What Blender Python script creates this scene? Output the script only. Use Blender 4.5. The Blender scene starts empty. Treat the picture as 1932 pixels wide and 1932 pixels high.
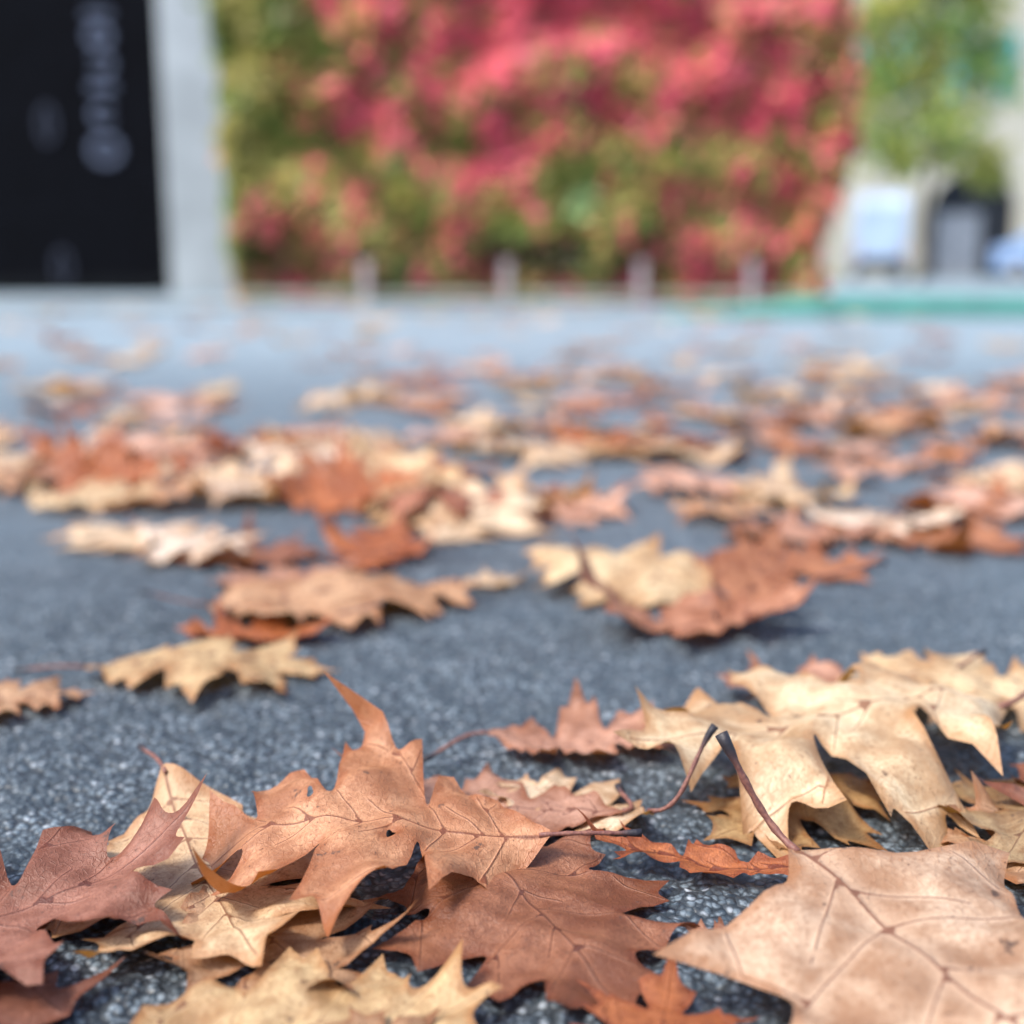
import bpy, bmesh, math, random
import numpy as np
from mathutils import Vector, noise
from mathutils.geometry import delaunay_2d_cdt
R = math.radians
scene = bpy.context.scene
COL = scene.collection
random.seed(7); rng = np.random.RandomState(11)

# ------------------------------------------------------------------ helpers
def mesh_obj(name, verts, faces, mat=None, smooth=False, parent=None, label=None, category=None, kind=None, group=None):
    me = bpy.data.meshes.new(name)
    me.from_pydata([tuple(map(float, v)) for v in verts], [], [tuple(map(int, f)) for f in faces])
    me.update()
    if mat: me.materials.append(mat)
    if smooth:
        me.polygons.foreach_set('use_smooth', [True]*len(me.polygons))
    ob = bpy.data.objects.new(name, me)
    COL.objects.link(ob)
    if parent: ob.parent = parent
    tag(ob, label, category, kind, group)
    return ob
def tag(ob, label=None, category=None, kind=None, group=None):
    if label: ob['label'] = label
    if category: ob['category'] = category
    if kind: ob['kind'] = kind
    if group: ob['group'] = group
def empty(name, loc=(0,0,0), **k):
    ob = bpy.data.objects.new(name, None); ob.location = loc; ob.empty_display_size = .1
    COL.objects.link(ob); tag(ob, **k); return ob
def box_vf(x0,x1,y0,y1,z0,z1, off=0):
    v=[(x0,y0,z0),(x1,y0,z0),(x1,y1,z0),(x0,y1,z0),(x0,y0,z1),(x1,y0,z1),(x1,y1,z1),(x0,y1,z1)]
    f=[(0,3,2,1),(4,5,6,7),(0,1,5,4),(1,2,6,5),(2,3,7,6),(3,0,4,7)]
    return v,[tuple(i+off for i in q) for q in f]
def boxes(lst):
    V=[];F=[]
    for b in lst:
        v,f=box_vf(*b,off=len(V)); V+=v; F+=f
    return V,F
def bevel(ob,w=.01,seg=2):
    m=ob.modifiers.new('bevel','BEVEL'); m.width=w; m.segments=seg; m.limit_method='ANGLE'
def tube_vf(path, radii, n=8, off=0):
    V=[];F=[]
    P=[Vector(p) for p in path]
    for i,p in enumerate(P):
        t=(P[min(i+1,len(P)-1)]-P[max(i-1,0)]).normalized()
        a=t.orthogonal().normalized() if i==0 else (a-t*a.dot(t)).normalized()
        b=t.cross(a)
        for k in range(n):
            th=2*math.pi*k/n
            V.append(p+(a*math.cos(th)+b*math.sin(th))*radii[i])
    for i in range(len(P)-1):
        for k in range(n):
            F.append((off+i*n+k,off+i*n+(k+1)%n,off+(i+1)*n+(k+1)%n,off+(i+1)*n+k))
    F.append(tuple(off+k for k in range(n))[::-1]); F.append(tuple(off+(len(P)-1)*n+k for k in range(n)))
    return V,F

def newmat(name):
    m=bpy.data.materials.new(name); m.use_nodes=True
    nt=m.node_tree; nt.nodes.clear()
    return m,nt
class NT:
    def __init__(s,nt): s.nt=nt
    def n(s,t,**kw):
        nd=s.nt.nodes.new(t)
        for k,v in kw.items():
            if k.startswith('i_'):
                nd.inputs[k[2:].replace('_',' ')].default_value=v
            else: setattr(nd,k,v)
        return nd
    def l(s,a,b): s.nt.links.new(a,b)
    def math(s,op,a,b=None,clamp=False):
        nd=s.nt.nodes.new('ShaderNodeMath'); nd.operation=op; nd.use_clamp=clamp
        for i,v in enumerate((a,b)):
            if v is None: continue
            if isinstance(v,(int,float)): nd.inputs[i].default_value=v
            else: s.l(v,nd.inputs[i])
        return nd.outputs[0]
    def mr(s,v,a,b,c=0.,d=1.,smooth=True):
        nd=s.nt.nodes.new('ShaderNodeMapRange'); nd.interpolation_type='SMOOTHSTEP' if smooth else 'LINEAR'
        s.l(v,nd.inputs[0]); 
        for i,x in enumerate((a,b,c,d)): nd.inputs[i+1].default_value=x
        return nd.outputs[0]
    def mix(s,f,a,b,mode='MIX'):
        nd=s.nt.nodes.new('ShaderNodeMix'); nd.data_type='RGBA'; nd.blend_type=mode
        for sock,v in ((nd.inputs[0],f),(nd.inputs[6],a),(nd.inputs[7],b)):
            if isinstance(v,(int,float)): sock.default_value=v
            elif isinstance(v,tuple): sock.default_value=(*v,1) if len(v)==3 else v
            else: s.l(v,sock)
        return nd.outputs[2]
    def noise(s,vec,scale,detail=3,rough=.55):
        nd=s.nt.nodes.new('ShaderNodeTexNoise'); nd.inputs['Scale'].default_value=scale
        nd.inputs['Detail'].default_value=detail; nd.inputs['Roughness'].default_value=rough
        if vec is not None: s.l(vec,nd.inputs['Vector'])
        return nd
    def vor(s,vec,scale,feature='F1'):
        nd=s.nt.nodes.new('ShaderNodeTexVoronoi'); nd.feature=feature; nd.inputs['Scale'].default_value=scale
        if vec is not None: s.l(vec,nd.inputs['Vector'])
        return nd
    def bsdf(s,color,rough=.6,spec=.4,normal=None,metal=0):
        b=s.nt.nodes.new('ShaderNodeBsdfPrincipled')
        if isinstance(color,tuple): b.inputs['Base Color'].default_value=(*color,1)
        else: s.l(color,b.inputs['Base Color'])
        if isinstance(rough,(int,float)): b.inputs['Roughness'].default_value=rough
        else: s.l(rough,b.inputs['Roughness'])
        b.inputs['Specular IOR Level'].default_value=spec; b.inputs['Metallic'].default_value=metal
        if normal is not None: s.l(normal,b.inputs['Normal'])
        return b
    def bump(s,h,strength,dist,normal=None):
        nd=s.nt.nodes.new('ShaderNodeBump'); nd.inputs['Strength'].default_value=strength; nd.inputs['Distance'].default_value=dist
        s.l(h,nd.inputs['Height'])
        if normal is not None: s.l(normal,nd.inputs['Normal'])
        return nd.outputs[0]
    def out(s,sh):
        o=s.nt.nodes.new('ShaderNodeOutputMaterial'); s.l(sh,o.inputs[0])
def simple(name,c,rough=.6,spec=.4,var=.25,scale=6,metal=0,bumpd=0.0):
    m,nt=newmat(name); t=NT(nt)
    tc=t.n('ShaderNodeTexCoord').outputs['Object']
    ns=t.noise(tc,scale,5,.6).outputs[0]
    f=t.mr(ns,.3,.7)
    col=t.mix(f,tuple(x*(1-var) for x in c),tuple(min(1,x*(1+var)) for x in c))
    nrm=t.bump(ns,.5,bumpd) if bumpd else None
    t.out(t.bsdf(col,rough,spec,nrm,metal).outputs[0]); return m

# ------------------------------------------------------------------ materials
def leaf_material():
    m,nt=newmat('dry_oak_leaf'); t=NT(nt)
    oi=t.n('ShaderNodeObjectInfo')
    uv=t.n('ShaderNodeUVMap').outputs[0]
    rnd=t.n('ShaderNodeCombineXYZ'); t.l(t.math('MULTIPLY',oi.outputs['Random'],37.),rnd.inputs[0]); t.l(t.math('MULTIPLY',oi.outputs['Random'],91.),rnd.inputs[1])
    add=t.n('ShaderNodeVectorMath',operation='ADD'); t.l(uv,add.inputs[0]); t.l(rnd.outputs[0],add.inputs[1]); P=add.outputs[0]
    vein=t.n('ShaderNodeAttribute',attribute_name='vein').outputs['Fac']
    edge=t.n('ShaderNodeAttribute',attribute_name='edge').outputs['Fac']
    base=oi.outputs['Color']
    n1=t.noise(P,3.4,6,.66).outputs[0]; n2=t.noise(P,13,7,.72).outputs[0]; n3=t.noise(P,95,3,.7).outputs[0]
    dark=t.mix(1.,base,(.58,.40,.30),'MULTIPLY'); lite=t.mix(1.,base,(1.42,1.45,1.55),'MULTIPLY')
    c=t.mix(t.mr(n1,.40,.60),dark,lite); c=t.mix(.30,c,base)
    c=t.mix(t.mr(n2,.45,.66,0,.65),c,dark)
    c=t.mix(t.mr(n3,.42,.68,0,.55),c,dark)
    c=t.mix(t.mr(vein,.002,.025,.40,0),c,lite)
    fine=t.vor(P,52,'DISTANCE_TO_EDGE').outputs[0]
    c=t.mix(t.mr(fine,.0,.05,.28,0),c,dark)
    vc=t.mix(1.,base,(.36,.19,.15),'MULTIPLY')
    c=t.mix(t.mr(vein,.0004,.0026,.90,0),c,vc)
    en=t.math('ADD',edge,t.math('MULTIPLY',t.math('SUBTRACT',n2,.5),.11))
    c=t.mix(t.mr(en,.0,.032,.65,0),c,t.mix(1.,base,(.60,.33,.16),'MULTIPLY'))
    sm=t.mr(n2,.615,.66,0,.85); c=t.mix(sm,c,(.065,.035,.025))
    sm=t.mr(n3,.65,.69,0,.85); c=t.mix(sm,c,(.05,.03,.022))
    geo=t.n('ShaderNodeNewGeometry').outputs['Backfacing']
    c=t.mix(t.math('MULTIPLY',geo,.6),c,t.mix(1.,base,(.95,.66,.38),'MULTIPLY'))
    h=t.math('ADD',t.mr(vein,.0,.005,.5,0),t.mr(fine,.0,.09,.18,0))
    h=t.math('ADD',h,t.math('MULTIPLY',n2,2.2)); h=t.math('ADD',h,t.math('MULTIPLY',n3,.4))
    nrm=t.bump(h,.75,.0008)
    b=t.bsdf(c,t.mr(n2,.3,.7,.32,.54),.5,nrm)
    tr=t.n('ShaderNodeBsdfTranslucent'); hs=t.n('ShaderNodeHueSaturation'); hs.inputs['Saturation'].default_value=1.35; hs.inputs['Value'].default_value=1.
    t.l(c,hs.inputs['Color']); t.l(hs.outputs[0],tr.inputs[0])
    ms=t.n('ShaderNodeMixShader'); ms.inputs[0].default_value=.20; t.l(b.outputs[0],ms.inputs[1]); t.l(tr.outputs[0],ms.inputs[2])
    t.out(ms.outputs[0]); return m
LEAF=leaf_material()
def stalk_material():
    m,nt=newmat('leaf_stalk_brown'); t=NT(nt)
    a=t.n('ShaderNodeAttribute',attribute_name='along').outputs['Fac']
    tc=t.n('ShaderNodeTexCoord').outputs['Object']
    n=t.noise(tc,600,3).outputs[0]
    c=t.mix(t.mr(n,.3,.7),(.12,.045,.04),(.22,.095,.065)); c=t.mix(t.mr(a,.70,.92),c,(.022,.020,.026))
    t.out(t.bsdf(c,.5,.4,t.bump(n,.5,.0006)).outputs[0]); return m
STALK=stalk_material()

def asphalt():
    m,nt=newmat('asphalt'); t=NT(nt)
    P=t.n('ShaderNodeTexCoord').outputs['Object']
    v=t.vor(P,310); vc=v.outputs['Color']; vd=v.outputs['Distance']
    sep=t.n('ShaderNodeSeparateColor'); t.l(vc,sep.inputs[0]); g=sep.outputs[0]
    v2=t.vor(P,900); sep2=t.n('ShaderNodeSeparateColor'); t.l(v2.outputs['Color'],sep2.inputs[0])
    big=t.noise(P,1.3,4).outputs[0]; mid=t.noise(P,26,4,.62).outputs[0]; m2=t.noise(P,6,3,.6).outputs[0]
    c=t.mix(t.mr(g,.1,.9,0,1,False),(.045,.067,.086),(.165,.212,.250))
    c=t.mix(t.mr(sep2.outputs[1],.55,1,0,.55),c,(.27,.32,.365))
    c=t.mix(t.math('MULTIPLY',t.math('GREATER_THAN',g,.94),.6),c,(.44,.48,.52))
    c=t.mix(t.mr(vd,.28,.62,0,.92),c,(.010,.014,.019))
    c=t.mix(t.mr(mid,.40,.64,.0,.65),c,(.024,.036,.047))
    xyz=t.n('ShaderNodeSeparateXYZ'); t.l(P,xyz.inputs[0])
    dry=t.math('ADD',xyz.outputs[1],t.math('MULTIPLY',t.math('SUBTRACT',m2,.5),1.2))  # dry ramps with distance: grazing sky sheen painted into the asphalt colour
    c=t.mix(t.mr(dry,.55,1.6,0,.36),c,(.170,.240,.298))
    c=t.mix(t.mr(dry,1.1,4.2,0,.70),c,(.315,.405,.465))  # stronger far step of the painted sheen
    c=t.mix(t.mr(big,.35,.7,0,.20),c,(.17,.22,.26))
    h=t.math('SUBTRACT',1.,vd); h=t.math('ADD',h,t.math('MULTIPLY',sep2.outputs[0],.35)); h=t.math('ADD',h,t.math('MULTIPLY',g,.5))
    nrm=t.bump(h,.95,.0016)
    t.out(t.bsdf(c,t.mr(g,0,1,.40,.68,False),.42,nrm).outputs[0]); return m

# ------------------------------------------------------------------ camera / light
CAMH=.22
cam=bpy.data.cameras.new('camera'); co=bpy.data.objects.new('camera',cam); COL.objects.link(co)
co.location=(0,0,CAMH); co.rotation_euler=(R(90-11.01),0,0)
cam.lens=43.2; cam.sensor_width=36; cam.clip_start=.01; cam.clip_end=2000
cam.dof.use_dof=True; cam.dof.focus_distance=.445; cam.dof.aperture_fstop=3.9; cam.dof.aperture_blades=9
scene.camera=co
w=bpy.data.worlds.new('World'); scene.world=w; w.use_nodes=True
nt=w.node_tree; bg=nt.nodes['Background']; sky=nt.nodes.new('ShaderNodeTexSky'); sky.sky_type='NISHITA'; sky.sun_disc=False
sd=Vector((-.58,-.30,1.0)).normalized()
sky.sun_elevation=math.asin(sd.z); sky.sun_rotation=math.atan2(sd.x,sd.y); sky.air_density=1.0; sky.dust_density=3.0; sky.ozone_density=1.0
nt.links.new(sky.outputs[0],bg.inputs[0]); bg.inputs[1].default_value=.34
sl=bpy.data.lights.new('sun','SUN'); sl.energy=4.5; sl.angle=R(12); sl.color=(1,.95,.88)
so=bpy.data.objects.new('sun',sl); COL.objects.link(so); so.rotation_euler=sd.to_track_quat('Z','Y').to_euler()
scene.view_settings.view_transform='Standard'; scene.view_settings.look='None'; scene.view_settings.exposure=0

# ------------------------------------------------------------------ ground: one sheet, fine near the leaves
def axis(lo,hi,step,outer):
    a=list(np.arange(lo,hi,step)); s=step; x=a[-1]
    up=[]; 
    while x<outer: s*=1.22; x+=s; up.append(x)
    s=step; x=a[0]; dn=[]
    while x>-outer: s*=1.22; x-=s; dn.append(x)
    return np.array(dn[::-1]+a+up)
gx=axis(-.32,.32,.0022,900); gy=axis(.30,.80,.0022,900)
nx,ny=len(gx),len(gy)
GX,GY=np.meshgrid(gx,gy); fx,fy=GX.ravel(),GY.ravel(); gz=np.zeros(len(fx))
near=np.where((np.abs(fx)<.6)&(fy>.1)&(fy<1.6))[0]
for i in near:
    d=noise.voronoi(Vector((fx[i]*190,fy[i]*190,0)))[0][0]
    gz[i]=-.0032*d-.0024*noise.noise(Vector((fx[i]*60,fy[i]*60,3)))-.0002
verts=np.stack([fx,fy,gz],1)
i0=(np.arange(ny-1)[:,None]*nx+np.arange(nx-1)[None]).ravel()
faces=np.stack([i0,i0+1,i0+nx+1,i0+nx],1)
me=bpy.data.meshes.new('ground'); me.vertices.add(len(verts)); me.vertices.foreach_set('co',verts.ravel())
me.loops.add(faces.size); me.loops.foreach_set('vertex_index',faces.ravel().astype(np.int32))
me.polygons.add(len(faces)); me.polygons.foreach_set('loop_start',(np.arange(len(faces))*4).astype(np.int32))
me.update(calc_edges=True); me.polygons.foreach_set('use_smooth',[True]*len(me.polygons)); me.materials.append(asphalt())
g=bpy.data.objects.new('ground',me); COL.objects.link(g); tag(g,'blue grey asphalt paving with coarse stone grain','ground','structure')

# ------------------------------------------------------------------ oak leaf geometry
OAK=dict(half=[((.0,.0),None),((.17,.16),(.075,.085)),((.315,.29),(.15,.20)),((.355,.40),(.075,.345)),((.475,.53),(.33,.45)),((.365,.60),(.34,.56)),
      ((.30,.70),(.075,.595)),((.37,.85),(.25,.755)),((.215,.845),(.235,.82)),((.13,.93),(.065,.80)),((0,1.04),(.038,.94))],
      main=((.10,2),(.27,4),(.50,7),(.73,9)),sub=((.10,2,.40,1),(.27,4,.50,3),(.27,4,.62,5),(.50,7,.45,6),(.50,7,.6,8)))
KITE=dict(half=[((.0,.0),None),((.40,.16),(.085,.11)),((.31,.25),(.31,.215)),((.47,.44),(.25,.34)),((.40,.54),(.39,.51)),((.45,.74),(.22,.64)),((.28,.85),(.30,.81)),((0,1.06),(.09,.91))],
      main=((.055,1),(.24,3),(.50,5),(.72,6)),sub=((.055,1,.6,2),(.24,3,.5,2),(.24,3,.7,4),(.50,5,.6,6)))
BROAD=dict(half=[((.0,.0),None),((.20,.10),(.08,.03)),((.36,.22),(.25,.17)),((.33,.33),(.30,.28)),((.50,.48),(.21,.36)),((.40,.58),(.38,.52)),
      ((.40,.76),(.17,.60)),((.26,.80),(.29,.75)),((.20,.95),(.11,.78)),((0,1.05),(.06,.93))],
      main=((.08,2),(.27,4),(.52,6),(.74,8)),sub=((.08,2,.40,1),(.08,2,.6,3),(.27,4,.62,5),(.27,4,.4,3),(.52,6,.5,7)))
def segdist(P,A,B):
    AB=B-A; L=(AB**2).sum(1)+1e-12
    out=np.full(len(P),1e9)
    for k in range(0,len(P),1500):
        p=P[k:k+1500,None,:]
        tt=np.clip(((p-A)*AB).sum(2)/L,0,1)
        d=np.sqrt(((p-(A+tt[...,None]*AB))**2).sum(2)); out[k:k+1500]=d.min(1)
    return out
def inside(P,poly):
    x,y=P[:,0][:,None],P[:,1][:,None]; a=poly; b=np.roll(poly,-1,0)
    c=((a[:,1]>y)!=(b[:,1]>y))&(x<(b[:,0]-a[:,0])*(y-a[:,1])/(b[:,1]-a[:,1]+1e-15)+a[:,0])
    return c.sum(1)%2==1
def leaf_geom(seed,sp,arc,depth=1.,width=1.,holes=(),tm=OAK):
    HALF=tm['half']
    r=np.random.RandomState(seed)
    halves=[]
    for side in (1,-1):
        pts=[];tips=[]
        prev=None
        stretch=1+r.uniform(-.08,.08)
        for i,(T,S) in enumerate(HALF):
            T=np.array(T,float); 
            if 0<i<len(HALF)-1: T=T*np.array([stretch*(1+r.uniform(-.12,.12)),1])+np.array([0,r.uniform(-.022,.022)])
            if i==0: T=np.array([.006,0.])
            if i==len(HALF)-1: T=np.array([0.,1.04])
            tips.append(T)
            if i>0:
                S0=np.array(S,float); mid=(prev+T)/2; S=mid+(S0-mid)*depth*(1+r.uniform(-.12,.10)); S[0]=max(S[0],.035)
                if i==1: S=S0
                C1=prev+(S-prev)*1.12; C2=T+(S-T)*1.12
                for k in range(arc):
                    u=k/arc; q=1-u
                    pts.append(q**3*prev+3*q*q*u*C1+3*q*u*u*C2+u**3*T)
            prev=T
        pts.append(prev)
        a=np.array(pts); tp=np.array(tips)
        a[:,0]*=side*width; tp[:,0]*=side*width
        halves.append((a,tp))
    out=np.vstack([halves[0][0],halves[1][0][:-1][::-1]])
    segs=[((0,0),(0,1.0))]
    for a,tp in halves:
        for (y0,k) in tm['main']:
            y0=max(.01,y0+r.uniform(-.025,.025))
            p1=tp[k]*.97; m=np.array([0,y0])*.5+p1*.5+np.array([0,-.014]); segs.append(((0,y0),tuple(m))); segs.append((tuple(m),tuple(p1)))
        for y0,k,f,k2 in tm['sub']:
            s=np.array([0,y0])+(tp[k]-np.array([0,y0]))*f+np.array([0,-.010]); segs.append((tuple(s),tuple(tp[k2]*.98)))
        if tm is not KITE:
            for y0,(ex,ey) in ((.19,(.10,.29)),(.39,(.085,.50)),(.62,(.075,.72))):
                segs.append(((0,y0+r.uniform(-.02,.02)),(math.copysign(ex*width,tp[3][0]),ey)))
        else:
            for y0,(ex,ey) in ((.15,(.17,.27)),(.37,(.18,.50)),(.62,(.15,.75))):
                segs.append(((0,y0+r.uniform(-.02,.02)),(math.copysign(ex*width,tp[3][0]),ey)))
    A=np.array([s[0] for s in segs],float);B=np.array([s[1] for s in segs],float)
    vp=[]
    for s0,s1 in zip(A,B):
        n=max(2,int(np.linalg.norm(s1-s0)/sp)); u=np.linspace(0,1,n)[:,None]; vp.append(s0+(s1-s0)*u)
    vp=np.vstack(vp)
    xs=np.arange(-.75,.75,sp); ys=np.arange(0,1.05,sp*.9); X,Y=np.meshgrid(xs,ys); X=X+(np.arange(len(ys))%2)[:,None]*sp*.5
    gp=np.stack([X.ravel(),Y.ravel()],1)+r.uniform(-sp*.15,sp*.15,(X.size,2))
    nxt=np.roll(out,-1,0)
    def ok(P,d):
        P=P[inside(P,out)]; return P[segdist(P,out,nxt)>d]
    vp=ok(vp,sp*.35)
    gp=ok(gp,sp*.5); gp=gp[segdist(gp,A,B)>sp*.45]
    hp=[]
    for (hx,hy,hr) in holes:
        th=np.linspace(0,2*np.pi,14,endpoint=False); rr=hr*(1+.25*np.sin(2*th+hx*9)+.15*np.sin(3*th))
        h=np.stack([hx+rr*np.cos(th)*1.3,hy+rr*np.sin(th)*.7],1); hp.append(h)
        gp=gp[~inside(gp,h)]; vp=vp[~inside(vp,h)]
    allp=np.vstack([out]+hp+[vp,gp]); n=len(out)
    edges=[(i,(i+1)%n) for i in range(n)]; o=n
    for h in hp:
        edges+=[(o+i,o+(i+1)%len(h)) for i in range(len(h))]; o+=len(h)
    res=delaunay_2d_cdt([Vector(p) for p in allp],edges,[],0,1e-6)
    V=np.array([[v[0],v[1]] for v in res[0]]); T=np.array([list(f) for f in res[2] if len(f)==3])
    cen=V[T].mean(1); keep=inside(cen,out)
    for h in hp: keep&=~inside(cen,h)
    T=T[keep]
    a=V[T[:,1]]-V[T[:,0]]; b=V[T[:,2]]-V[T[:,0]]; flip=(a[:,0]*b[:,1]-a[:,1]*b[:,0])<0
    T[flip]=T[flip][:,::-1]
    used=np.unique(T); mp=np.full(len(V),-1); mp[used]=np.arange(len(used)); V=V[used]; T=mp[T]
    bo=[out]+hp
    EA=np.vstack(bo); EB=np.vstack([np.roll(b_,-1,0) for b_ in bo])
    # thick midrib, thinner side veins
    dm=segdist(V,A[:1],B[:1])*(.38+.5*np.clip(V[:,1],0,1)); ds=segdist(V,A[1:],B[1:])*1.25
    return V,T,np.minimum(dm,ds),segdist(V,EA,EB)
def bend(s,k):
    k=np.where(np.abs(k)<1e-3,1e-3,k); return np.sin(k*s)/k,(1-np.cos(k*s))/k
def deform(V,vd,ed,seed,kx=.6,ky=.4,fold=0.,tc=.3,tc0=0.,nz=.010,q=.006,curls=()):
    r=np.random.RandomState(seed+500); ph=r.uniform(0,6.28,8)
    x=V[:,0].copy(); v=V[:,1]-.5; th=np.arctan2(x,v); rr=np.sqrt((x/.45)**2+(v/.5)**2)
    X,Z1=bend(x,kx*(1+.55*np.sin(3.2*v+ph[0]))); Y,Z2=bend(v,ky*(1+.3*np.sin(2.5*x+ph[1])))
    z=Z1+Z2+fold*np.abs(x)
    e=np.clip(rr-.5,0,None); z=z+e**2*(tc*(np.sin(2*th+ph[2])*.6+.7*np.sin(5*th+ph[3])+.4*np.sin(9*th+ph[4]))+tc0)
    z+=nz*(np.sin(9*x+ph[5]+3*v)+np.sin(11*v+ph[6]-4*x)+.5*np.sin(23*x+17*v+ph[7])+.45*np.sin(31*v-19*x+ph[0])+.25*np.sin(47*x+39*v+ph[2]))
    z+=q*(np.clip(vd,0,.05)/.05)-q*.5
    z+=.012*np.clip(1-ed/.03,0,1)*np.sin(40*V[:,1]+30*x+ph[1])
    for (cx,cy,amt,rad,px,py) in curls:
        d=np.sqrt((V[:,0]-cx)**2+(V[:,1]-cy)**2); wgt=np.clip(1-d/rad,0,1)**1.5
        z+=amt*wgt; X+=px*wgt; Y+=py*wgt
    return np.stack([X,Y,z],1)
def set_leaf_attrs(me,V,vd,ed):
    uvl=me.uv_layers.new(name='UVMap'); li=np.zeros(len(me.loops),np.int32); me.loops.foreach_get('vertex_index',li)
    uvl.data.foreach_set('uv',V[li].astype(np.float32).ravel())
    for nm,d in (('vein',vd),('edge',ed)):
        a=me.attributes.new(nm,'FLOAT','POINT'); a.data.foreach_set('value',d.astype(np.float32))
    me.polygons.foreach_set('use_smooth',[True]*len(me.polygons)); me.materials.append(LEAF)

HX0,HY0,HC=-.7,.2,.004; HNX,HNY=350,300
H=np.full((HNY,HNX),.0006)
def Hs():
    k=np.pad(H,3,mode='edge'); o=np.zeros_like(H)
    for a in range(7):
        for b in range(7): o+=k[a:a+HNY,b:b+HNX]
    return o/49
def hidx(x,y): return np.clip(((y-HY0)/HC).astype(int),0,HNY-1),np.clip(((x-HX0)/HC).astype(int),0,HNX-1)
def stalk_mesh(P0,D0,P1,r=.0009,sag=(0,0,0)):
    P0,D0,P1=Vector(P0),Vector(D0),Vector(P1); L=(P1-P0).length
    C1=P0+D0*L*.4; C2=P0.lerp(P1,.62)+Vector(sag); N=16; path=[];rad=[]
    for i in range(N+1):
        u=i/N; q=1-u; path.append(P0*q**3+C1*3*q*q*u+C2*3*q*u*u+P1*u**3)
        rad.append(r*(1+.15*math.sin(i*1.9))*(1+1.1*max(0,(u-.86)/.14)**.7))
    return path,rad
def place(seed,cx,cy,L,az,col,W=1.,depth=1.05,sx=0.,sy=0.,lift=0.,sp=.016,arc=9,stalk=None,label='curled dry oak leaf lying on asphalt',q=.80,holes=(),sag=(0,0,0),sr=.0009,cap=.006,conform=True,tm=OAK,**d):
    V,T,vd,ed=leaf_geom(seed,sp,arc,depth,W,holes,tm)
    P=deform(V,vd,ed,seed,**d)*L
    a=R(az-90); ca,sa=math.cos(a),math.sin(a)
    wx=P[:,0]*ca-P[:,1]*sa; wy=P[:,0]*sa+P[:,1]*ca; wz=P[:,2]+sx*wx+sy*wy
    X,Y=wx+cx,wy+cy; iy,ix=hidx(X,Y); hs=Hs()[iy,ix]
    off=np.quantile(hs-wz,q)+lift; Z=wz+off
    if conform:
        low=hs+.0012; df=low-Z; Z=np.where(df>0,low+.10*np.minimum(df,0),Z)
    Z=np.maximum(Z,.0008)
    np.maximum.at(H,(iy,ix),np.minimum(Z,H[iy,ix]+cap))
    zc=float(np.median(Z))
    dx,dy=X-cx,Y-cy
    lv=np.stack([dx*ca+dy*sa,-dx*sa+dy*ca,Z-zc],1)
    ob=mesh_obj('oak_leaf',lv,T,None,label=label,category='leaf',group='fallen oak leaves on the asphalt')
    set_leaf_attrs(ob.data,V,vd,ed)
    ob.location=(cx,cy,zc); ob.rotation_euler=(0,0,a); ob.color=(*col,1)
    bi=int(np.argmin(V[:,1]+np.abs(V[:,0])*3)); P0=lv[bi]
    if stalk!=False:
        if stalk is None:
            rr=random.Random(seed); end=(P0[0]+rr.uniform(-.02,.02),P0[1]-L*rr.uniform(.2,.3),max(P0[2]+rr.uniform(-.01,.012),-zc+.002))
        else:
            ex,ey,ez=stalk[0]-cx,stalk[1]-cy,stalk[2]-zc; end=(ex*ca+ey*sa,-ex*sa+ey*ca,ez)
        path,rad=stalk_mesh((P0[0],P0[1]+.002,P0[2]),(0,-1,.1),end,sr,sag)
        sv,sf=tube_vf(path,rad,8); so_=mesh_obj('leaf_stalk',sv,sf,STALK,True,parent=ob)
        at=so_.data.attributes.new('along','FLOAT','POINT'); at.data.foreach_set('value',np.repeat(np.linspace(0,1,17),8).astype(np.float32))
    return ob

YEL=(.50,.355,.18); PYEL=(.57,.435,.25); PALE=(.63,.50,.33); PINK=(.45,.25,.165); TAN=(.47,.29,.16); ORA=(.38,.165,.075); BRN=(.28,.12,.065); MAU=(.19,.080,.050); RUST=(.36,.115,.035); WHT=(.72,.62,.48)
def C(c,f=1.): return tuple(x*f for x in c)
HS=dict(sp=.0145,arc=11)
# --- foreground pile, lowest first
place(101,-.080,.375,.095,-50,C(TAN,.85),kx=.5,ky=.3,stalk=False,label='tan oak leaf pressed under other leaves',**HS)
place(102,-.112,.415,.140,-63,(.56,.40,.23),W=1.10,depth=.85,kx=-.4,ky=.3,stalk=(-.165,.515,.014),label='pale yellow oak leaf flat on asphalt, reddish stalk',**HS)
place(104,.205,.435,.10,200,TAN,kx=.6,ky=.6,label='tan oak leaf lying under yellow leaves',**HS)
place(105,.026,.480,.080,140,PALE,kx=-.6,ky=.3,stalk=(.080,.459,.045),sr=.0009,label='pale small oak leaf with long raised stalk',**HS)
place(106,.036,.548,.100,8,PINK,W=.8,kx=1.0,ky=.5,tc=.5,lift=.003,label='pinkish brown oak leaf with curled lobes',**HS)
place(107,-.012,.475,.12,172,C(PINK,.85),W=.7,kx=.5,ky=.4,stalk=(.045,.49,.006),label='reddish brown oak leaf in the pile',**HS)
place(109,.25,.455,.12,120,C(BRN,1.1),kx=.8,ky=.6,label='brown oak leaf beneath yellow leaves',**HS)
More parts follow.
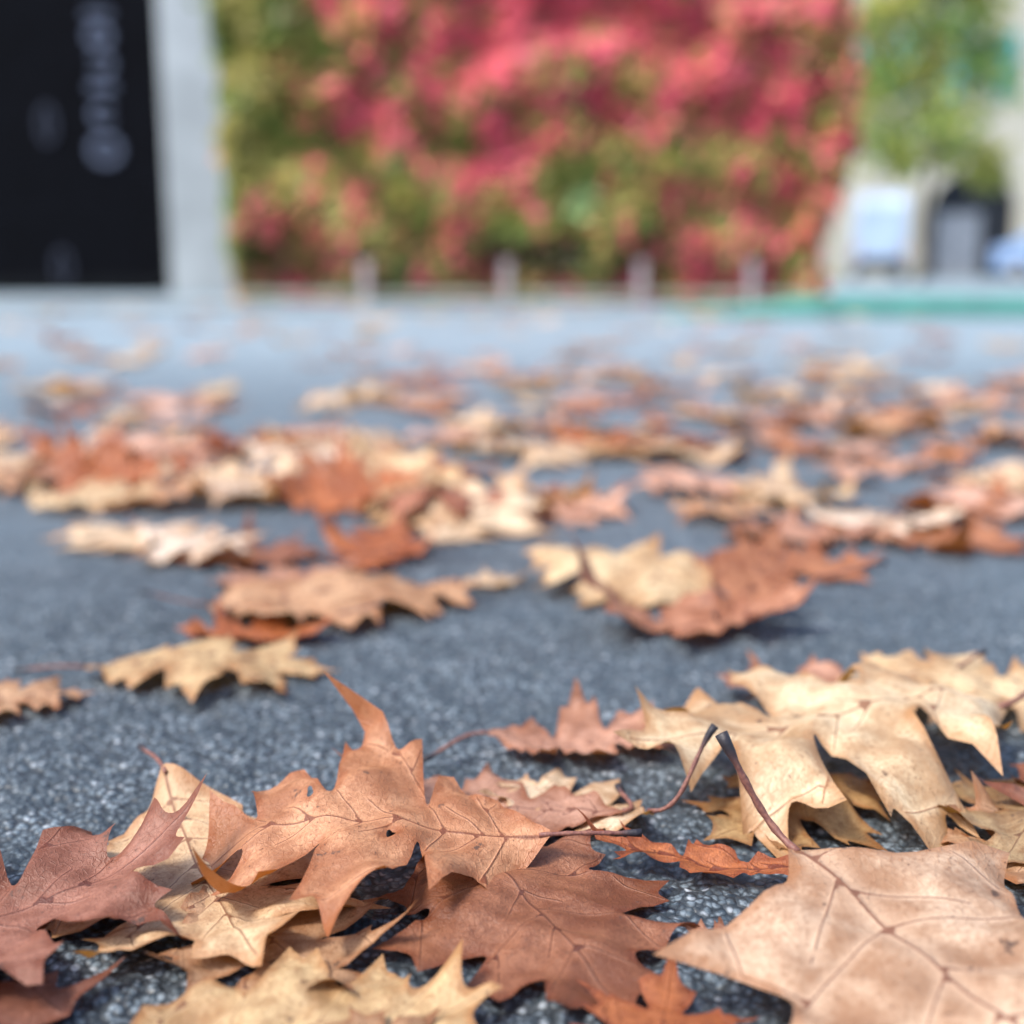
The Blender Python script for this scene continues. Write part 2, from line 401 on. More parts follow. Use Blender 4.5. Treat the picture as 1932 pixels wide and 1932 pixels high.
# right yellow cluster
place(110,.165,.62,.115,172,PINK,W=.8,kx=.8,ky=.4,sy=.12,holes=((-.12,.62,.03),),label='pinkish tan oak leaf with a small hole',**HS)
place(111,.230,.605,.14,165,C(PYEL,1.05),W=.95,depth=1.2,sy=.10,lift=.008,kx=-.5,ky=-.4,label='yellow oak leaf leaning on the pile',**HS)
place(112,.118,.478,.100,215,(.36,.23,.10),depth=1.1,lift=.002,sy=.05,kx=-1.,ky=-.6,tc=.4,q=.7,label='olive yellow oak leaf with drooping lobes',**HS)
place(113,.215,.465,.110,230,C(YEL,.65),depth=1.15,lift=.001,kx=-.8,ky=-.5,tc=.5,label='yellow oak leaf with drooping pointed lobes',**HS)
place(114,.140,.515,.195,200,(.58,.455,.28),W=.98,depth=1.15,sy=.09,lift=.022,kx=-.45,ky=-.25,tc=.7,tc0=-.12,q=.75,nz=.012,conform=False,stalk=(.285,.610,.065),sr=.0013,cap=.012,
      label='large pale yellow oak leaf arched over the pile',**HS)
# centre
place(115,.008,.388,.122,-64,(.235,.095,.045),W=1.0,tm=BROAD,depth=.9,sy=.05,kx=-.6,ky=-.5,stalk=False,lift=.002,label='orange brown oak leaf with dark midrib',**HS)
place(116,.072,.424,.095,166,RUST,W=.30,kx=1.6,ky=.5,fold=.2,tc=.3,stalk=False,lift=.004,label='narrow rust coloured oak leaf curled on edge',**HS)
place(117,-.055,.424,.140,178,(.44,.22,.11),W=.98,depth=1.05,sy=.10,sx=.03,lift=.010,q=.82,kx=-.5,ky=-.45,tc=.6,nz=.014,conform=False,
      stalk=(.048,.425,.016),holes=((.10,.66,.014),(-.06,.42,.016)),curls=((.52,.54,.17,.12,-.06,.24),(-.20,1.0,.12,.18,0,0)),label='orange brown oak leaf raised on the pile, curled tip',**HS)
# left mauve
place(118,-.190,.335,.150,-30,MAU,W=.9,sy=.06,kx=-.5,ky=-.3,tc=.5,stalk=False,label='dark reddish brown oak leaf with pointed lobes',**HS)
place(119,-.178,.378,.150,35,(.245,.105,.065),W=.95,depth=1.1,sy=.06,lift=.004,kx=.9,ky=.4,tc=.5,conform=False,stalk=False,label='reddish brown oak leaf with upturned lobes',**HS)
# bottom edge
place(120,-.060,.322,.110,14,YEL,W=.8,tm=BROAD,sy=.03,kx=-.5,ky=-.4,lift=.002,stalk=False,label='bright yellow tan oak leaf near the pile',**HS)
place(121,-.030,.298,.070,120,(.36,.21,.11),kx=-.8,ky=-.5,lift=.002,stalk=False,label='tan brown oak leaf with raised edge',**HS)
place(122,.040,.312,.075,75,C(RUST,.9),kx=.6,ky=.5,stalk=False,label='rusty brown oak leaf flat on asphalt',**HS)
place(123,.078,.368,.045,150,PINK,W=.8,kx=.7,ky=.6,stalk=False,label='small pinkish oak leaf on asphalt',**HS)
place(124,.138,.312,.190,-64,(.48,.34,.225),W=1.0,tm=KITE,depth=1.05,sy=.13,sx=-.01,lift=.006,q=.8,kx=-.15,ky=-.08,tc=.15,nz=.009,conform=False,
      stalk=(.074,.412,.060),sr=.0013,sag=(.0,.0,-.004),label='large pinkish tan oak leaf, thick dark stalk',**HS)
# --- middle distance
MS=dict(sp=.026,arc=7)
place(131,-.170,.655,.140,2,C(YEL,.95),W=.75,kx=-1.2,ky=-.4,tc=.35,lift=.005,label='yellow tan oak leaf arched on asphalt',**MS)
place(132,-.265,.605,.09,20,TAN,W=.8,kx=-1.,ky=-.4,lift=.003,label='tan oak leaf with torn edge',**MS)
place(133,-.155,.730,.105,175,RUST,W=.7,kx=1.2,ky=.6,tc=.4,label='rust red oak leaf curled upward',**MS)
place(134,-.112,.800,.185,15,TAN,W=.8,tm=BROAD,kx=-.9,ky=-.5,lift=.006,label='tan oak leaf arched over a rust leaf',**MS)
place(135,-.165,.87,.11,200,PINK,W=.8,label='pinkish brown oak leaf on asphalt',**MS)
place(136,-.21,.94,.13,10,BRN,kx=.8,label='brown oak leaf on asphalt',**MS)
place(137,-.105,.95,.12,80,RUST,kx=1.4,tc=.6,sy=.15,label='rust brown oak leaf curled upward',**MS)
place(138,-.325,1.0,.12,130,PALE,kx=-.7,label='pale cream oak leaf on asphalt',**MS)
place(139,-.255,.955,.12,-30,WHT,kx=-.6,lift=.006,sy=.15,label='nearly white oak leaf on asphalt',**MS)
place(140,-.03,1.06,.16,60,PALE,kx=-.6,sy=.25,lift=.004,label='pale cream oak leaf on other leaves',**MS)
place(141,-.08,1.10,.14,130,PYEL,kx=-.6,lift=.004,sy=.2,label='pale yellow oak leaf on other leaves',**MS)
place(142,-.15,1.16,.14,200,RUST,kx=1.4,tc=.6,lift=.006,sy=.35,label='rust orange oak leaf curled upward',**MS)
place(143,-.015,.86,.05,20,PALE,label='small pale oak leaf fragment',**MS)
place(144,.112,.745,.165,176,(.38,.18,.10),W=.62,depth=.9,kx=1.6,ky=.9,tc=.5,sy=.0,lift=.002,q=.9,conform=False,curls=((.30,.35,.16,.2,0,0),(-.05,1.0,.16,.3,0,0)),label='orange brown oak leaf with upturned edges',**MS)
place(145,.185,.900,.19,8,ORA,W=.8,kx=.6,ky=.4,tc=.4,label='orange oak leaf lying on asphalt',**MS)
place(146,.075,.850,.145,150,PYEL,W=.9,tm=BROAD,kx=-.9,ky=-.3,sy=.18,lift=.006,label='pale yellow oak leaf on a brown leaf',**MS)
place(147,.158,.790,.11,60,(.33,.14,.065),W=.7,kx=1.2,tc=.5,sy=.45,lift=.008,label='brown oak leaf standing on edge',**MS)
place(148,.36,1.0,.16,-10,ORA,kx=.6,label='orange oak leaf on asphalt',**MS)
place(149,.325,1.06,.14,170,WHT,kx=-.6,lift=.004,label='cream oak leaf on an orange leaf',**MS)
place(150,.245,1.02,.14,190,PINK,label='pinkish oak leaf on asphalt',**MS)
place(151,-.40,1.24,.15,30,RUST,kx=1.2,tc=.6,sy=.3,lift=.008,label='deep orange red oak leaf curled upward',**MS)
place(152,-.47,1.32,.15,150,(.34,.11,.035),kx=1.2,tc=.6,sy=.3,lift=.008,label='deep orange red oak leaf curled upward',**MS)
place(153,-.20,1.22,.14,70,(.33,.13,.05),kx=1.,tc=.6,sy=.3,lift=.006,label='dark orange oak leaf among pale ones',**MS)
place(154,.05,1.14,.13,200,(.30,.12,.06),kx=.8,tc=.5,label='brown oak leaf on asphalt',**MS)

# --- farther leaves: pool of meshes, individual objects
pool=[]
for k in range(16):
    V,T,vd,ed=leaf_geom(300+k,.05,5,1.05+.15*math.sin(k*2.1),.8+.3*((k*7)%5)/5,(),BROAD if k%3==0 else OAK)
    rr=random.Random(k)
    P=deform(V,vd,ed,300+k,kx=rr.uniform(-1.3,1.3),ky=rr.uniform(-.8,.8),tc=rr.uniform(.3,.8),nz=.018)
    P[:,2]-=np.quantile(P[:,2],.03)
    me=bpy.data.meshes.new('oak_leaf'); me.from_pydata([tuple(p) for p in P.tolist()],[],[tuple(t_) for t_ in T.tolist()]); me.update()
    set_leaf_attrs(me,V,vd,ed); pool.append(me)
PALS=[(PALE,7,'pale cream dry oak leaf'),(PYEL,3,'pale yellow dry oak leaf'),((.54,.345,.25),13,'pinkish tan dry oak leaf'),(TAN,5,'tan dry oak leaf'),(C(ORA,1.1),4,'orange brown dry oak leaf'),(BRN,3,'brown dry oak leaf'),(RUST,1,'rust coloured dry oak leaf'),(WHT,3,'bleached dry oak leaf')]
bag=[p for p in PALS for _ in range(p[1])]
def scatter(n,x0,x1,y0,y1,where,pers=True,zr=.008,smin=.09,smax=.17,zs=(.5,1.0),tilt=.13,strat=True):
    for j in range(n):
        if strat:
            y=y0+(y1-y0)*((j*.618034+random.uniform(-.25,.25))%1); u=(j+random.uniform(-.6,1.6))/n
        else: y=random.uniform(y0,y1); u=random.random()
        f=y/y0 if pers else 1
        x=(x0+(x1-x0)*u)*f
        p=random.choice(bag); me=random.choice(pool)
        ob=bpy.data.objects.new('oak_leaf',me); COL.objects.link(ob)
        s=random.uniform(smin,smax); ob.scale=(s,s,s*random.uniform(*zs))
        ob.location=(x,y,.001+random.random()**2*zr); ob.rotation_euler=(random.uniform(-tilt,tilt),random.uniform(-tilt,tilt),random.uniform(0,6.28))
        v=random.uniform(.9,1.25); ob.color=(*C(p[0],v),1)
        tag(ob,p[2]+where,'leaf',group='fallen oak leaves on the asphalt')
scatter(24,-.50,-.08,1.14,1.6,' among others on asphalt')
scatter(18,-.72,-.08,1.55,2.3,' among others on asphalt',strat=False)
scatter(50,-.08,.52,1.10,1.85,' among others on asphalt')
scatter(34,.0,.78,1.65,2.6,' among others on asphalt')
scatter(20,-.9,.9,2.0,3.0,' lying alone on asphalt',zr=.003,strat=False)
scatter(34,-1.15,1.1,2.7,4.3,' lying alone on asphalt',zr=.003)
scatter(28,-1.9,1.4,4.2,6.3,' lying alone on asphalt',zr=.003)
scatter(18,-3.0,2.6,7.1,7.55,' lying near the wall',pers=False,zr=.003)

# ------------------------------------------------------------------ background: creeper-covered wall
conc=simple('concrete',(.38,.41,.42),.85,.2,.14,2); darkwall=simple('dark_render',(.06,.07,.05),.9,.2,.3,4)
def creeper_mat(name='creeper_leaf'):
    m,nt=newmat(name); t=NT(nt)
    c=t.n('ShaderNodeAttribute',attribute_name='Col').outputs['Color']
    b=t.bsdf(c,.5,.4); tr=t.n('ShaderNodeBsdfTranslucent'); t.l(c,tr.inputs[0])
    ms=t.n('ShaderNodeMixShader'); ms.inputs[0].default_value=.3; t.l(b.outputs[0],ms.inputs[1]); t.l(tr.outputs[0],ms.inputs[2]); t.out(ms.outputs[0]); return m
CRM=creeper_mat()
WY=8.9
wv,wf=boxes([(-1.88,1.95,WY,WY+.4,0,3.7),(-1.93,2.0,WY-.05,WY+.45,3.7,3.8)])
wall=mesh_obj('garden_wall',wv,wf,darkwall,label='tall garden wall hidden under red creeper',category='wall')
def foliage(pos,nrm,size,cols,r):
    n=len(pos); nrm=nrm/np.linalg.norm(nrm,axis=1,keepdims=True)
    up=np.array([0,0,1.])+r.uniform(-.6,.6,(n,3)); a=np.cross(up,nrm); a/=np.linalg.norm(a,axis=1,keepdims=True)+1e-9; b=np.cross(nrm,a)
    s=size[:,None]
    P=np.stack([pos+b*s*.5, pos-a*s*.5+b*s*.1+nrm*s*.12, pos-a*s*.28-b*s*.4, pos-b*s*.75, pos+a*s*.28-b*s*.4, pos+a*s*.5+b*s*.1+nrm*s*.12],1).reshape(-1,3)
    o=np.arange(n)[:,None]*6
    F=np.concatenate([o+np.array([[0,1,2,3]]),o+np.array([[0,3,4,5]])],0)
    return P,F,np.repeat(cols,6,0)
def foliage_obj(name,P,F,Cc,mat,parent=None,**k):
    ob=mesh_obj(name,P.tolist(),F.tolist(),mat,False,parent,**k)
    at=ob.data.color_attributes.new('Col','FLOAT_COLOR','POINT'); c4=np.concatenate([Cc,np.ones((len(Cc),1))],1).astype(np.float32)
    at.data.foreach_set('color',c4.ravel()); return ob
N=26000
pz=rng.uniform(0.02,4.0,N)
lft=-1.93-.05*np.clip(pz,0,2)+.06*np.array([noise.noise(Vector((z*3,5,5))) for z in pz])
rgt=2.10+.14*np.array([noise.noise(Vector((z*1.3,1,7))) for z in pz])+.12*np.clip(pz-.4,0,1)-.10*np.clip(pz-1.6,0,2)
px=lft+(rgt-lft)*rng.rand(N)
px=np.where(rng.rand(N)<.05,px+rng.normal(0,.12,N),px)
RED=np.array((.80,.140,.185));GRN=np.array((.195,.255,.050));ORG=np.array((.64,.28,.14));OLV=np.array((.38,.34,.09));LIM=np.array((.42,.58,.25))
cols=np.zeros((N,3)); dep=np.zeros(N)
blobs=[(-1.04,1.32,.26,1.),(-.17,.92,.24,1.1),(-.02,1.12,.2,.7),(-1.6,.62,.18,.9),(1.5,.25,.25,.6),(1.7,1.5,.4,.6),(-.9,2.0,.35,.5),(.2,2.1,.5,.6),(1.2,2.0,.6,.7),(.45,1.35,.2,.5),(-.2,1.7,.3,.5),(1.25,.7,.2,.35),(1.8,.65,.2,.5),(.95,1.25,.2,.4),(-.35,.15,.25,.3),(.85,.1,.3,.5),(-1.5,.2,.25,.5),
       (-1.85,1.4,.45,-1.4),(-1.8,2.0,.5,-1.3),(-1.35,.95,.3,-.4),(-.9,.75,.35,-.6),(.35,.6,.35,-.7),(.7,.9,.3,-.5),(1.1,.95,.25,-.4),(-.75,1.65,.2,-.6),(.0,.42,.25,-.6),(-1.75,.95,.25,-.9),(.3,1.0,.2,-.6),(1.45,1.0,.2,-.4)]
for i in range(N):
    x,z=px[i],pz[i]
    f=.35*noise.noise(Vector((x*1.9,z*1.9,4)))+.70*noise.noise(Vector((x*4.2,z*4.2,9)))+1.0*noise.noise(Vector((x*8.5,z*8.5,1)))+.13*(z-1.0)-.07
    for bx,bz,br,ba in blobs:
        d=((x-bx)**2+(z-bz)**2)/br**2
        if d<5: f+=ba*.62*math.exp(-d)
    f+=rng.normal(0,.24)
    g2=noise.noise(Vector((x*3,z*3,20)))
    low=GRN*(1+.5*g2) if g2<0 else OLV
    if f>.34: c=RED*(.8+.5*rng.rand())
    elif f>.02: 
        u=(f-.02)/.32; c=ORG*(1-u)+RED*u
    elif f>-.26: 
        u=(f+.26)/.28; c=low*(1-u)+ORG*u
    else: c=low
    if abs(x-.5)<.11 and abs(z-.72)<.10: c=LIM
    if abs(x+.78)<.11 and abs(z-.78)<.10: c=LIM*np.array((1.3,.85,.5))
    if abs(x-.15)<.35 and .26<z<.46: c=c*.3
    if z<.42 and abs(x)<1.9: c=c*(.35+.5*rng.rand())  # shadow along the creeper base, painted into the leaf colours
    c=c*rng.uniform(.6,1.3); dep[i]=.05+.20*max(0,.5+noise.noise(Vector((x*2.3,z*2.3,33))))*rng.rand()**.6
    cols[i]=np.clip(c,0,.88)
pos=np.stack([px,WY-dep,pz],1)
nr=np.stack([rng.normal(-.1,.5,N),-1+rng.normal(0,.2,N),.75+rng.normal(0,.4,N)],1)
M=3500; ez=rng.uniform(0,4,M); rgte=2.10+.14*np.array([noise.noise(Vector((z*1.3,1,7))) for z in ez])+.12*np.clip(ez-.4,0,1)-.10*np.clip(ez-1.6,0,2)
epos=np.stack([rgte-.08+.22*rng.rand(M)**1.5,WY+rng.uniform(-.2,.5,M),ez],1); enr=np.stack([rng.normal(.3,.6,M),rng.normal(-.8,.4,M),.6+rng.normal(0,.3,M)],1)
ecol=np.where(rng.rand(M,1)<.6,RED*.6+ORG*.5,OLV)*rng.uniform(.7,1.2,(M,1))
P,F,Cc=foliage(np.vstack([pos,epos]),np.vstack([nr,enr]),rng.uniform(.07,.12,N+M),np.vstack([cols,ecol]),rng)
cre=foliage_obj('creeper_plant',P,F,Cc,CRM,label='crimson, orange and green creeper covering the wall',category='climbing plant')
bark=simple('bark',(.12,.09,.07),.9,.2,.3,20,bumpd=.01)
SV=[];SF=[]
for k in range(7):
    x=-1.70+k*.55; path=[(x+.12*math.sin(i*.9+k),WY-.04-.02*math.sin(i),i*.32) for i in range(12)]
    v,f=tube_vf(path,[.03*(1-i/15) for i in range(12)],7,len(SV)); SV+=v;SF+=f
mesh_obj('stem',SV,SF,bark,True,parent=cre)
fm=simple('weathered_pale_paint',(.40,.34,.34),.7,.3,.15,9)
FY=8.35
fe=empty('low_fence',(0,FY,0),label='low pale fence in front of the creeper',category='fence')
for x in (-.98,-.04,.86,1.6):
    v,f=boxes([(x-.028,x+.028,-.02,.02,0,.28),(x-.035,x+.035,-.026,.026,.28,.30)])
    bevel(mesh_obj('post',v,f,fm,parent=fe),.005)
grail=simple('green_grey_rail',(.30,.32,.24),.7,.3)
v,f=boxes([(-1.85,2.0,.022,.042,.06,.10)]); mesh_obj('rail',v,f,grail,parent=fe)
tealm=simple('teal_painted_edge',(.075,.27,.22),.7,.3,.25,5)
v,f=boxes([(.75,9.,6.30,6.60,0,.10)]); kb=mesh_obj('teal_kerb',v,f,tealm,label='low teal painted kerb along the paving',category='kerb')
for vv_ in kb.data.vertices:
    if vv_.co.x<1 and vv_.co.z>.01: vv_.co.x+=.9
bevel(kb,.015,3)
v,f=boxes([(-9,.74,7.6,7.8,0,.04)]); kb=mesh_obj('stone_kerb',v,f,simple('kerb_stone',(.26,.29,.30),.8,.3),label='low grey kerb along the planting',category='kerb'); bevel(kb,.015,2)
BY=13.0
blk=simple('black_paint',(.0025,.003,.005),.9,.08,.2,3)
gate=empty('black_gate',(-5.6,BY,0),label='tall black panelled gate with pale vertical lettering',category='gate')
v,f=boxes([(-4.0,-.0,0,.08,.03,4.2),(.004,2.1,0,.08,.03,4.2)]); bevel(mesh_obj('panel',v,f,blk,parent=gate),.01)
brl=simple('black_rail',(.006,.007,.009),.8,.1)
for z0,z1 in ((4.05,4.2),(.03,.16)):
    v,f=boxes([(-4.0,2.1,-.03,-.003,z0,z1)]); mesh_obj('rail',v,f,brl,parent=gate)
def ringvf(cx,cz,rx,rz,th,y0,y1,off,a0=0,a1=360,n=20):
    V=[];F=[]
    for i in range(n+1):
        a=R(a0+(a1-a0)*i/n)
        for rr_,yy in ((0,y0),(1,y0),(1,y1),(0,y1)):
            V.append((cx+(rx-th*rr_)*math.cos(a),yy,cz+(rz-th*rr_)*math.sin(a)))
    for i in range(n):
        for k in range(4): F.append((off+i*4+k,off+i*4+(k+1)%4,off+(i+1)*4+(k+1)%4,off+(i+1)*4+k))
    return V,F
LV=[];LF=[]
def addv(vf):
    global LV,LF
    LV+=vf[0];LF+=vf[1]
X0=1.46
for kind,z,s in (('o',1.45,1.),('c',1.80,.75),('l',2.06,.7),('c2',2.28,.8),('o',2.55,.8),('l',2.76,.7)):
    rx,rz=.17*s,.15*s
    if kind=='o': addv(ringvf(X0,z,rx,rz,.06,-.02,-.003,len(LV)))
    elif kind=='c': addv(ringvf(X0,z,rx,rz,.05,-.02,-.003,len(LV),40,320))
    elif kind=='c2': addv(ringvf(X0,z,rx,rz,.05,-.02,-.003,len(LV),-140,140))
    else: addv(box_vf(X0-.15*s*1.3,X0+.15*s*1.3,-.02,-.003,z-.03,z+.03,len(LV)))
lm=simple('pale_lettering',(.10,.12,.18),.6,.3,.2,5)
mesh_obj('lettering',LV,LF,lm,parent=gate,label='pale blue grey vertical lettering')
dl=simple('dim_lettering',(.03,.036,.058),.6,.3,.2,5)
v,f=ringvf(.88,1.70,.09,.19,.045,-.02,-.003,0); mesh_obj('emblem',v,f,dl,parent=gate)
v,f=ringvf(.95,.28,.09,.18,.04,-.04,-.031,0); mesh_obj('emblem',v,f,dl,parent=gate)
bm=bmesh.new()
vv=[bm.verts.new(p) for p in ((-3.44,12.6,0),(-2.58,12.6,0),(-2.58,13.3,0),(-3.44,13.3,0),(-3.44,12.6,4.4),(-2.98,12.6,4.4),(-2.98,13.3,4.4),(-3.44,13.3,4.4))]
for q in ((0,3,2,1),(4,5,6,7),(0,1,5,4),(1,2,6,5),(2,3,7,6),(3,0,4,7)): bm.faces.new([vv[i] for i in q])
me=bpy.data.meshes.new('concrete_pillar'); bm.to_mesh(me); me.materials.append(conc); ob=bpy.data.objects.new('concrete_pillar',me); COL.objects.link(ob); bevel(ob,.02,2)
tag(ob,'pale grey tapered concrete pillar beside black gate','pillar')
v,f=boxes([(-10,3.0,13.35,13.6,0,5.2)]); mesh_obj('boundary_wall',v,f,simple('render_wall',(.20,.21,.15),.85,.3,.15,2),label='plain rendered wall behind the gate',category='wall')

# ------------------------------------------------------------------ right background building
cream=simple('cream_render',(.50,.47,.38),.85,.3,.10,.6)
def facade(x0,x1,z0,z1,holes,y,depth=.35):
    allp=[(x0,z0),(x1,z0),(x1,z1),(x0,z1)]; e=[(0,1),(1,2),(2,3),(3,0)]
    for h in holes:
        o=len(allp); allp+=h; e+=[(o+i,o+(i+1)%len(h)) for i in range(len(h))]
    res=delaunay_2d_cdt([Vector(p) for p in allp],e,[],0,1e-6)
    V2=np.array([[v[0],v[1]] for v in res[0]]); T=np.array([list(f) for f in res[2]]); c=V2[T].mean(1); keep=inside(c,np.array(allp[:4],float))
    for h in holes: keep&=~inside(c,np.array(h,float))
    V=[(a,y,b) for a,b in V2]; F=[tuple(t_) for t_ in T[keep]]
    for h in holes:
        o=len(V); n=len(h)
        V+=[(a,y,b) for a,b in h]+[(a,y+depth,b) for a,b in h]
        F+=[(o+i,o+(i+1)%n,o+n+(i+1)%n,o+n+i) for i in range(n)]
    o=len(V); V+=[(x0,y,z0),(x1,y,z0),(x1,y+10,z0),(x0,y+10,z0),(x0,y,z1),(x1,y,z1),(x1,y+10,z1),(x0,y+10,z1)]
    F+=[(o+1,o+2,o+6,o+5),(o+2,o+3,o+7,o+6),(o+3,o,o+4,o+7),(o+4,o+5,o+6,o+7)]
    return V,F
BYY=42.
AR=1.5; AX=15.35
arch=[(AX-AR,0.02),(AX+AR,0.02),(AX+AR,2.1)]+[(AX+AR*math.cos(a),2.1+AR*math.sin(a)) for a in np.linspace(.2,math.pi-.2,9)]+[(AX-AR,2.1)]
wins=[(x,z) for x in (11.9,15.2,18.9,22.4,25.9) for z in (5.9,9.6)]
holes=[arch]+[[(x-.55,z),(x+.55,z),(x+.55,z+1.9),(x-.55,z+1.9)] for x,z in wins]
bld=empty('town_house',(0,0,0),label='cream rendered house with arched doorway and teal shutters',category='house')
v,f=facade(10.3,30,0,13,holes,BYY); mesh_obj('wall',v,f,cream,parent=bld)
glass=simple('window_glass',(.10,.13,.16),.15,.6,.2,1); teal=simple('teal_shutter',(.08,.40,.37),.6,.3,.15,4); frm=simple('white_frame',(.7,.7,.68),.6,.3,.05,4)
for x,z in wins:
    v,f=boxes([(x-.56,x+.56,BYY+.25,BYY+.28,z-.01,z+1.91)]); wnd=mesh_obj('window',v,f,glass,parent=bld)
    v,f=boxes([(x-.549,x-.48,BYY+.18,BYY+.246,z,z+1.9),(x+.48,x+.549,BYY+.18,BYY+.246,z,z+1.9),(x-.03,x+.03,BYY+.18,BYY+.246,z+.08,z+1.82),(x-.48,x+.48,BYY+.18,BYY+.246,z+.001,z+.08),(x-.48,x+.48,BYY+.18,BYY+.246,z+1.82,z+1.899)])
    mesh_obj('frame',v,f,frm,parent=wnd)
    for s in (-1,1):
        a,b=sorted((x+s*.58,x+s*1.24)); bx=[(a,b,BYY-.06,BYY-.004,z-.05,z+1.95)]+[(a+.05,b-.05,BYY-.075,BYY-.062,z+.05+i*.19,z+.05+i*.19+.1) for i in range(10)]
        v,f=boxes(bx); mesh_obj('shutter',v,f,teal,parent=bld)
v,f=boxes([(13.75,16.95,BYY+.3,BYY+.33,0.03,3.7)]); dr=mesh_obj('dark_backing',v,f,simple('doorway_shade',(.018,.021,.027),.7,.2),parent=bld)  # dark sheet behind the arch, interior shade given as its colour
v,f=boxes([(14.2,15.7,BYY+.24,BYY+.297,.05,2.2)]); mesh_obj('door_leaf',v,f,simple('grey_door',(.22,.24,.27),.6,.3),parent=dr)
v,f=boxes([(10.1,30.2,BYY-.35,BYY+10.2,13.003,13.25)]); mesh_obj('cornice',v,f,frm,parent=bld)
bl2=empty('far_house',(0,0,0),label='pale house farther along the street',category='house')
v,f=facade(2.,16.,0,9,[[(x-.6,z),(x+.6,z),(x+.6,z+1.8),(x-.6,z+1.8)] for x in (4,7,10,13) for z in (1.2,5.2)],62); mesh_obj('wall',v,f,simple('pale_render',(.50,.48,.38),.85,.3,.1,.5),parent=bl2)
for x in (4,7,10,13):
    for z in (1.2,5.2):
        v,f=boxes([(x-.61,x+.61,62.2,62.23,z-.01,z+1.81)]); mesh_obj('window',v,f,glass,parent=bl2)
v,f=boxes([(1.8,16.2,61.7,72.2,9.003,9.3)]); mesh_obj('roof',v,f,simple('roof_tile',(.25,.13,.09),.8,.2),parent=bl2)

# ------------------------------------------------------------------ vehicles
tyre=simple('tyre_rubber',(.02,.02,.02),.8,.2); rimm=simple('rim_metal',(.5,.5,.52),.4,.5,metal=.8); lampg=simple('lamp_glass',(.8,.82,.85),.1,.6); dpl=simple('dark_plastic',(.03,.03,.035),.6,.3); redl=simple('tail_lamp_red',(.35,.02,.02),.3,.5)
def vehicle(name,cat,label,loc,rot,prof,w,paint,glassq,wheels,rad):
    e=empty(name,loc,label=label,category=cat); e.rotation_euler=(0,0,rot)
    n=len(prof); V=[(-w/2*(1-.10*max(0,(z-1.0))/1.2),y,z) for y,z in prof]+[(w/2*(1-.10*max(0,(z-1.0))/1.2),y,z) for y,z in prof]
    F=[tuple(range(n))[::-1],tuple(range(n,2*n))]+[(i,(i+1)%n,n+(i+1)%n,n+i) for i in range(n)]
    b=mesh_obj('body',V,F,paint,parent=e); bevel(b,.06,3)
    for nm,v in glassq: mesh_obj(nm,v,[(0,1,2,3)],glass,parent=b)
    for yy in wheels:
        for s in (-1,1):
            vs,fs=tube_vf([(s*(w/2-.2),yy,rad),(s*(w/2+.01),yy,rad)],[rad,rad],20); wh=mesh_obj('wheel',vs,fs,tyre,parent=e)
            vs,fs=tube_vf([(s*(w/2-.0),yy,rad),(s*(w/2+.02),yy,rad)],[rad*.6,rad*.55],16); mesh_obj('rim',vs,fs,rimm,parent=wh)
    y0=min(p[0] for p in prof); y1=max(p[0] for p in prof)
    for s in (-1,1):
        v,f=boxes([(s*(w/2-.22)-.14,s*(w/2-.22)+.14,y0-.02,y0+.06,.68,.86)]); bevel(mesh_obj('headlight',v,f,lampg,parent=e),.02)
        v,f=boxes([(s*(w/2-.09)-.05,s*(w/2-.09)+.05,y1-.06,y1+.02,.70,.95)]); bevel(mesh_obj('tail_light',v,f,redl,parent=e),.02)
    for a,b_ in ((y0-.06,y0+.05),(y1-.05,y1+.06)):
        v,f=boxes([(-w/2+.08,w/2-.08,a,b_,.28,.62)]); bevel(mesh_obj('bumper',v,f,dpl,parent=e),.03)
vp_=[(-2.5,.35),(-2.5,1.0),(-2.2,1.2),(-1.5,2.25),(-1.2,2.45),(2.3,2.45),(2.5,2.1),(2.5,.35)]
vehicle('parked_van','van','pale blue white parked van seen from behind',(11.2,38.5,0),R(166),vp_,1.50,simple('white_paint',(.36,.46,.60),.35,.5,.15,1.2),
   [('windscreen',[(-.62,-2.17,1.27),(.62,-2.17,1.27),(.56,-1.56,2.17),(-.56,-1.56,2.17)]),('side_window',[(-.77,-1.9,1.35),(-.77,-.9,1.35),(-.715,-.9,2.05),(-.715,-1.5,2.05)])],(-1.7,1.7),.34)
cp_=[(-2.1,.3),(-2.15,.7),(-1.2,.92),(-.5,1.42),(1.0,1.45),(1.7,1.0),(2.1,.95),(2.1,.3)]
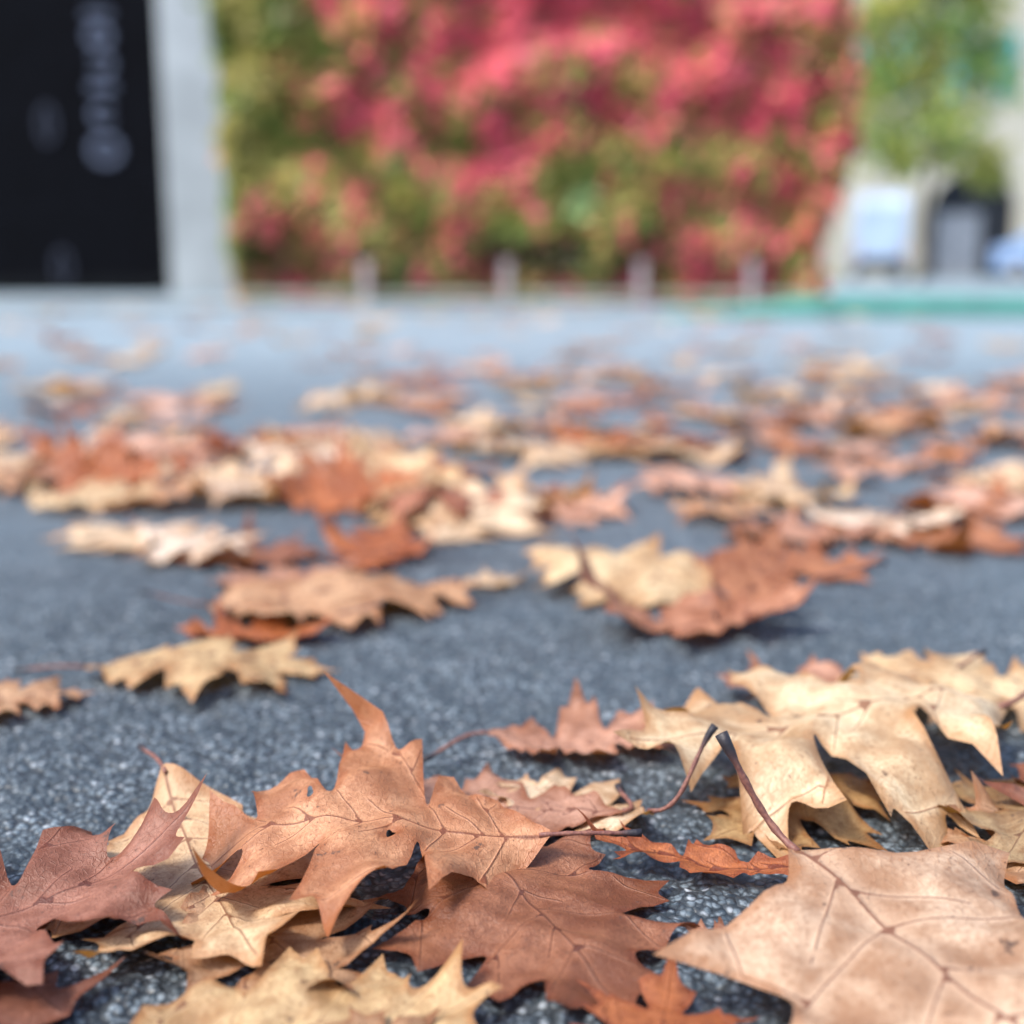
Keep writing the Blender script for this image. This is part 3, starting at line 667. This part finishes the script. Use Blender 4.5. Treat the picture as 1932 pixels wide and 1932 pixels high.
vehicle('parked_car','car','blue parked car beside the house',(16.2,36,0),R(50),cp_,1.75,simple('blue_paint',(.22,.34,.55),.3,.5,.03),
   [('windscreen',[(-.75,-1.14,.98),(.75,-1.14,.98),(.66,-.56,1.39),(-.66,-.56,1.39)]),('side_window',[(-.885,-.9,.98),(-.885,1.2,.98),(-.85,.8,1.36),(-.85,-.45,1.36)])],(-1.35,1.35),.32)

# ------------------------------------------------------------------ tree
tr=empty('street_tree',(8.15,25,0),label='yellow green street tree in front of cream house',category='tree')
TV=[];TF=[]
def limb(p0,p1,r0,r1,n=8):
    global TV,TF
    p0=Vector(p0);p1=Vector(p1); path=[p0.lerp(p1,i/5)+Vector((.06*math.sin(i*2+p1.x),.05*math.cos(i*1.7),0))*(0 if i in(0,) else 1) for i in range(6)]
    v,f=tube_vf(path,[r0+(r1-r0)*i/5 for i in range(6)],n,len(TV)); TV+=v;TF+=f
limb((0,0,0),(.05,0,2.6),.08,.065)
clumps=[]
for k in range(22):
    a=k*2.399; rad=.4+1.2*((k*5)%7)/7; z=2.6+4.8*k/22; e=(rad*math.cos(a),rad*math.sin(a),z); limb((.05,0,2.2+.2*k*.8),e,.04,.012,6); clumps.append((e,.40+.25*((k*3)%4)/4))
limb((.05,0,2.6),(.0,.1,7.0),.07,.02)
clumps+=[((-.8,-.3,2.8),.4),((-.6,-.3,2.35),.3),((.9,-.4,2.4),.4),((1.2,-.2,2.1),.3),((-1.0,0,4.0),.4),((-1.2,0,5.0),.4),((.9,0,5.2),.5)]
mesh_obj('trunk',TV,TF,bark,True,parent=tr)
pp=[];cc=[]
for (c,r_) in clumps:
    n=160; d=rng.normal(0,1,(n,3)); d/=np.linalg.norm(d,axis=1,keepdims=True); q_=np.array(c)+d*(r_*1.5*rng.rand(n,1)**.6)*np.array([1,1,.9]); pp.append(q_)
    mixf=np.clip(.5+.5*math.sin(c[0]*3+c[2]*2)+rng.normal(0,.3,(n,1)),0,1); cc.append((np.array((.15,.31,.07))*(1-mixf)+np.array((.46,.44,.11))*mixf)*rng.uniform(.7,1.3,(n,1)))
pp=np.vstack(pp);cc=np.vstack(cc); P,F,Cc=foliage(pp,rng.normal(0,1,pp.shape)+np.array([0,-.5,.6]),rng.uniform(.11,.18,len(pp)),cc,rng)
foliage_obj('crown',P,F,Cc,creeper_mat('tree_leaf'),parent=tr)
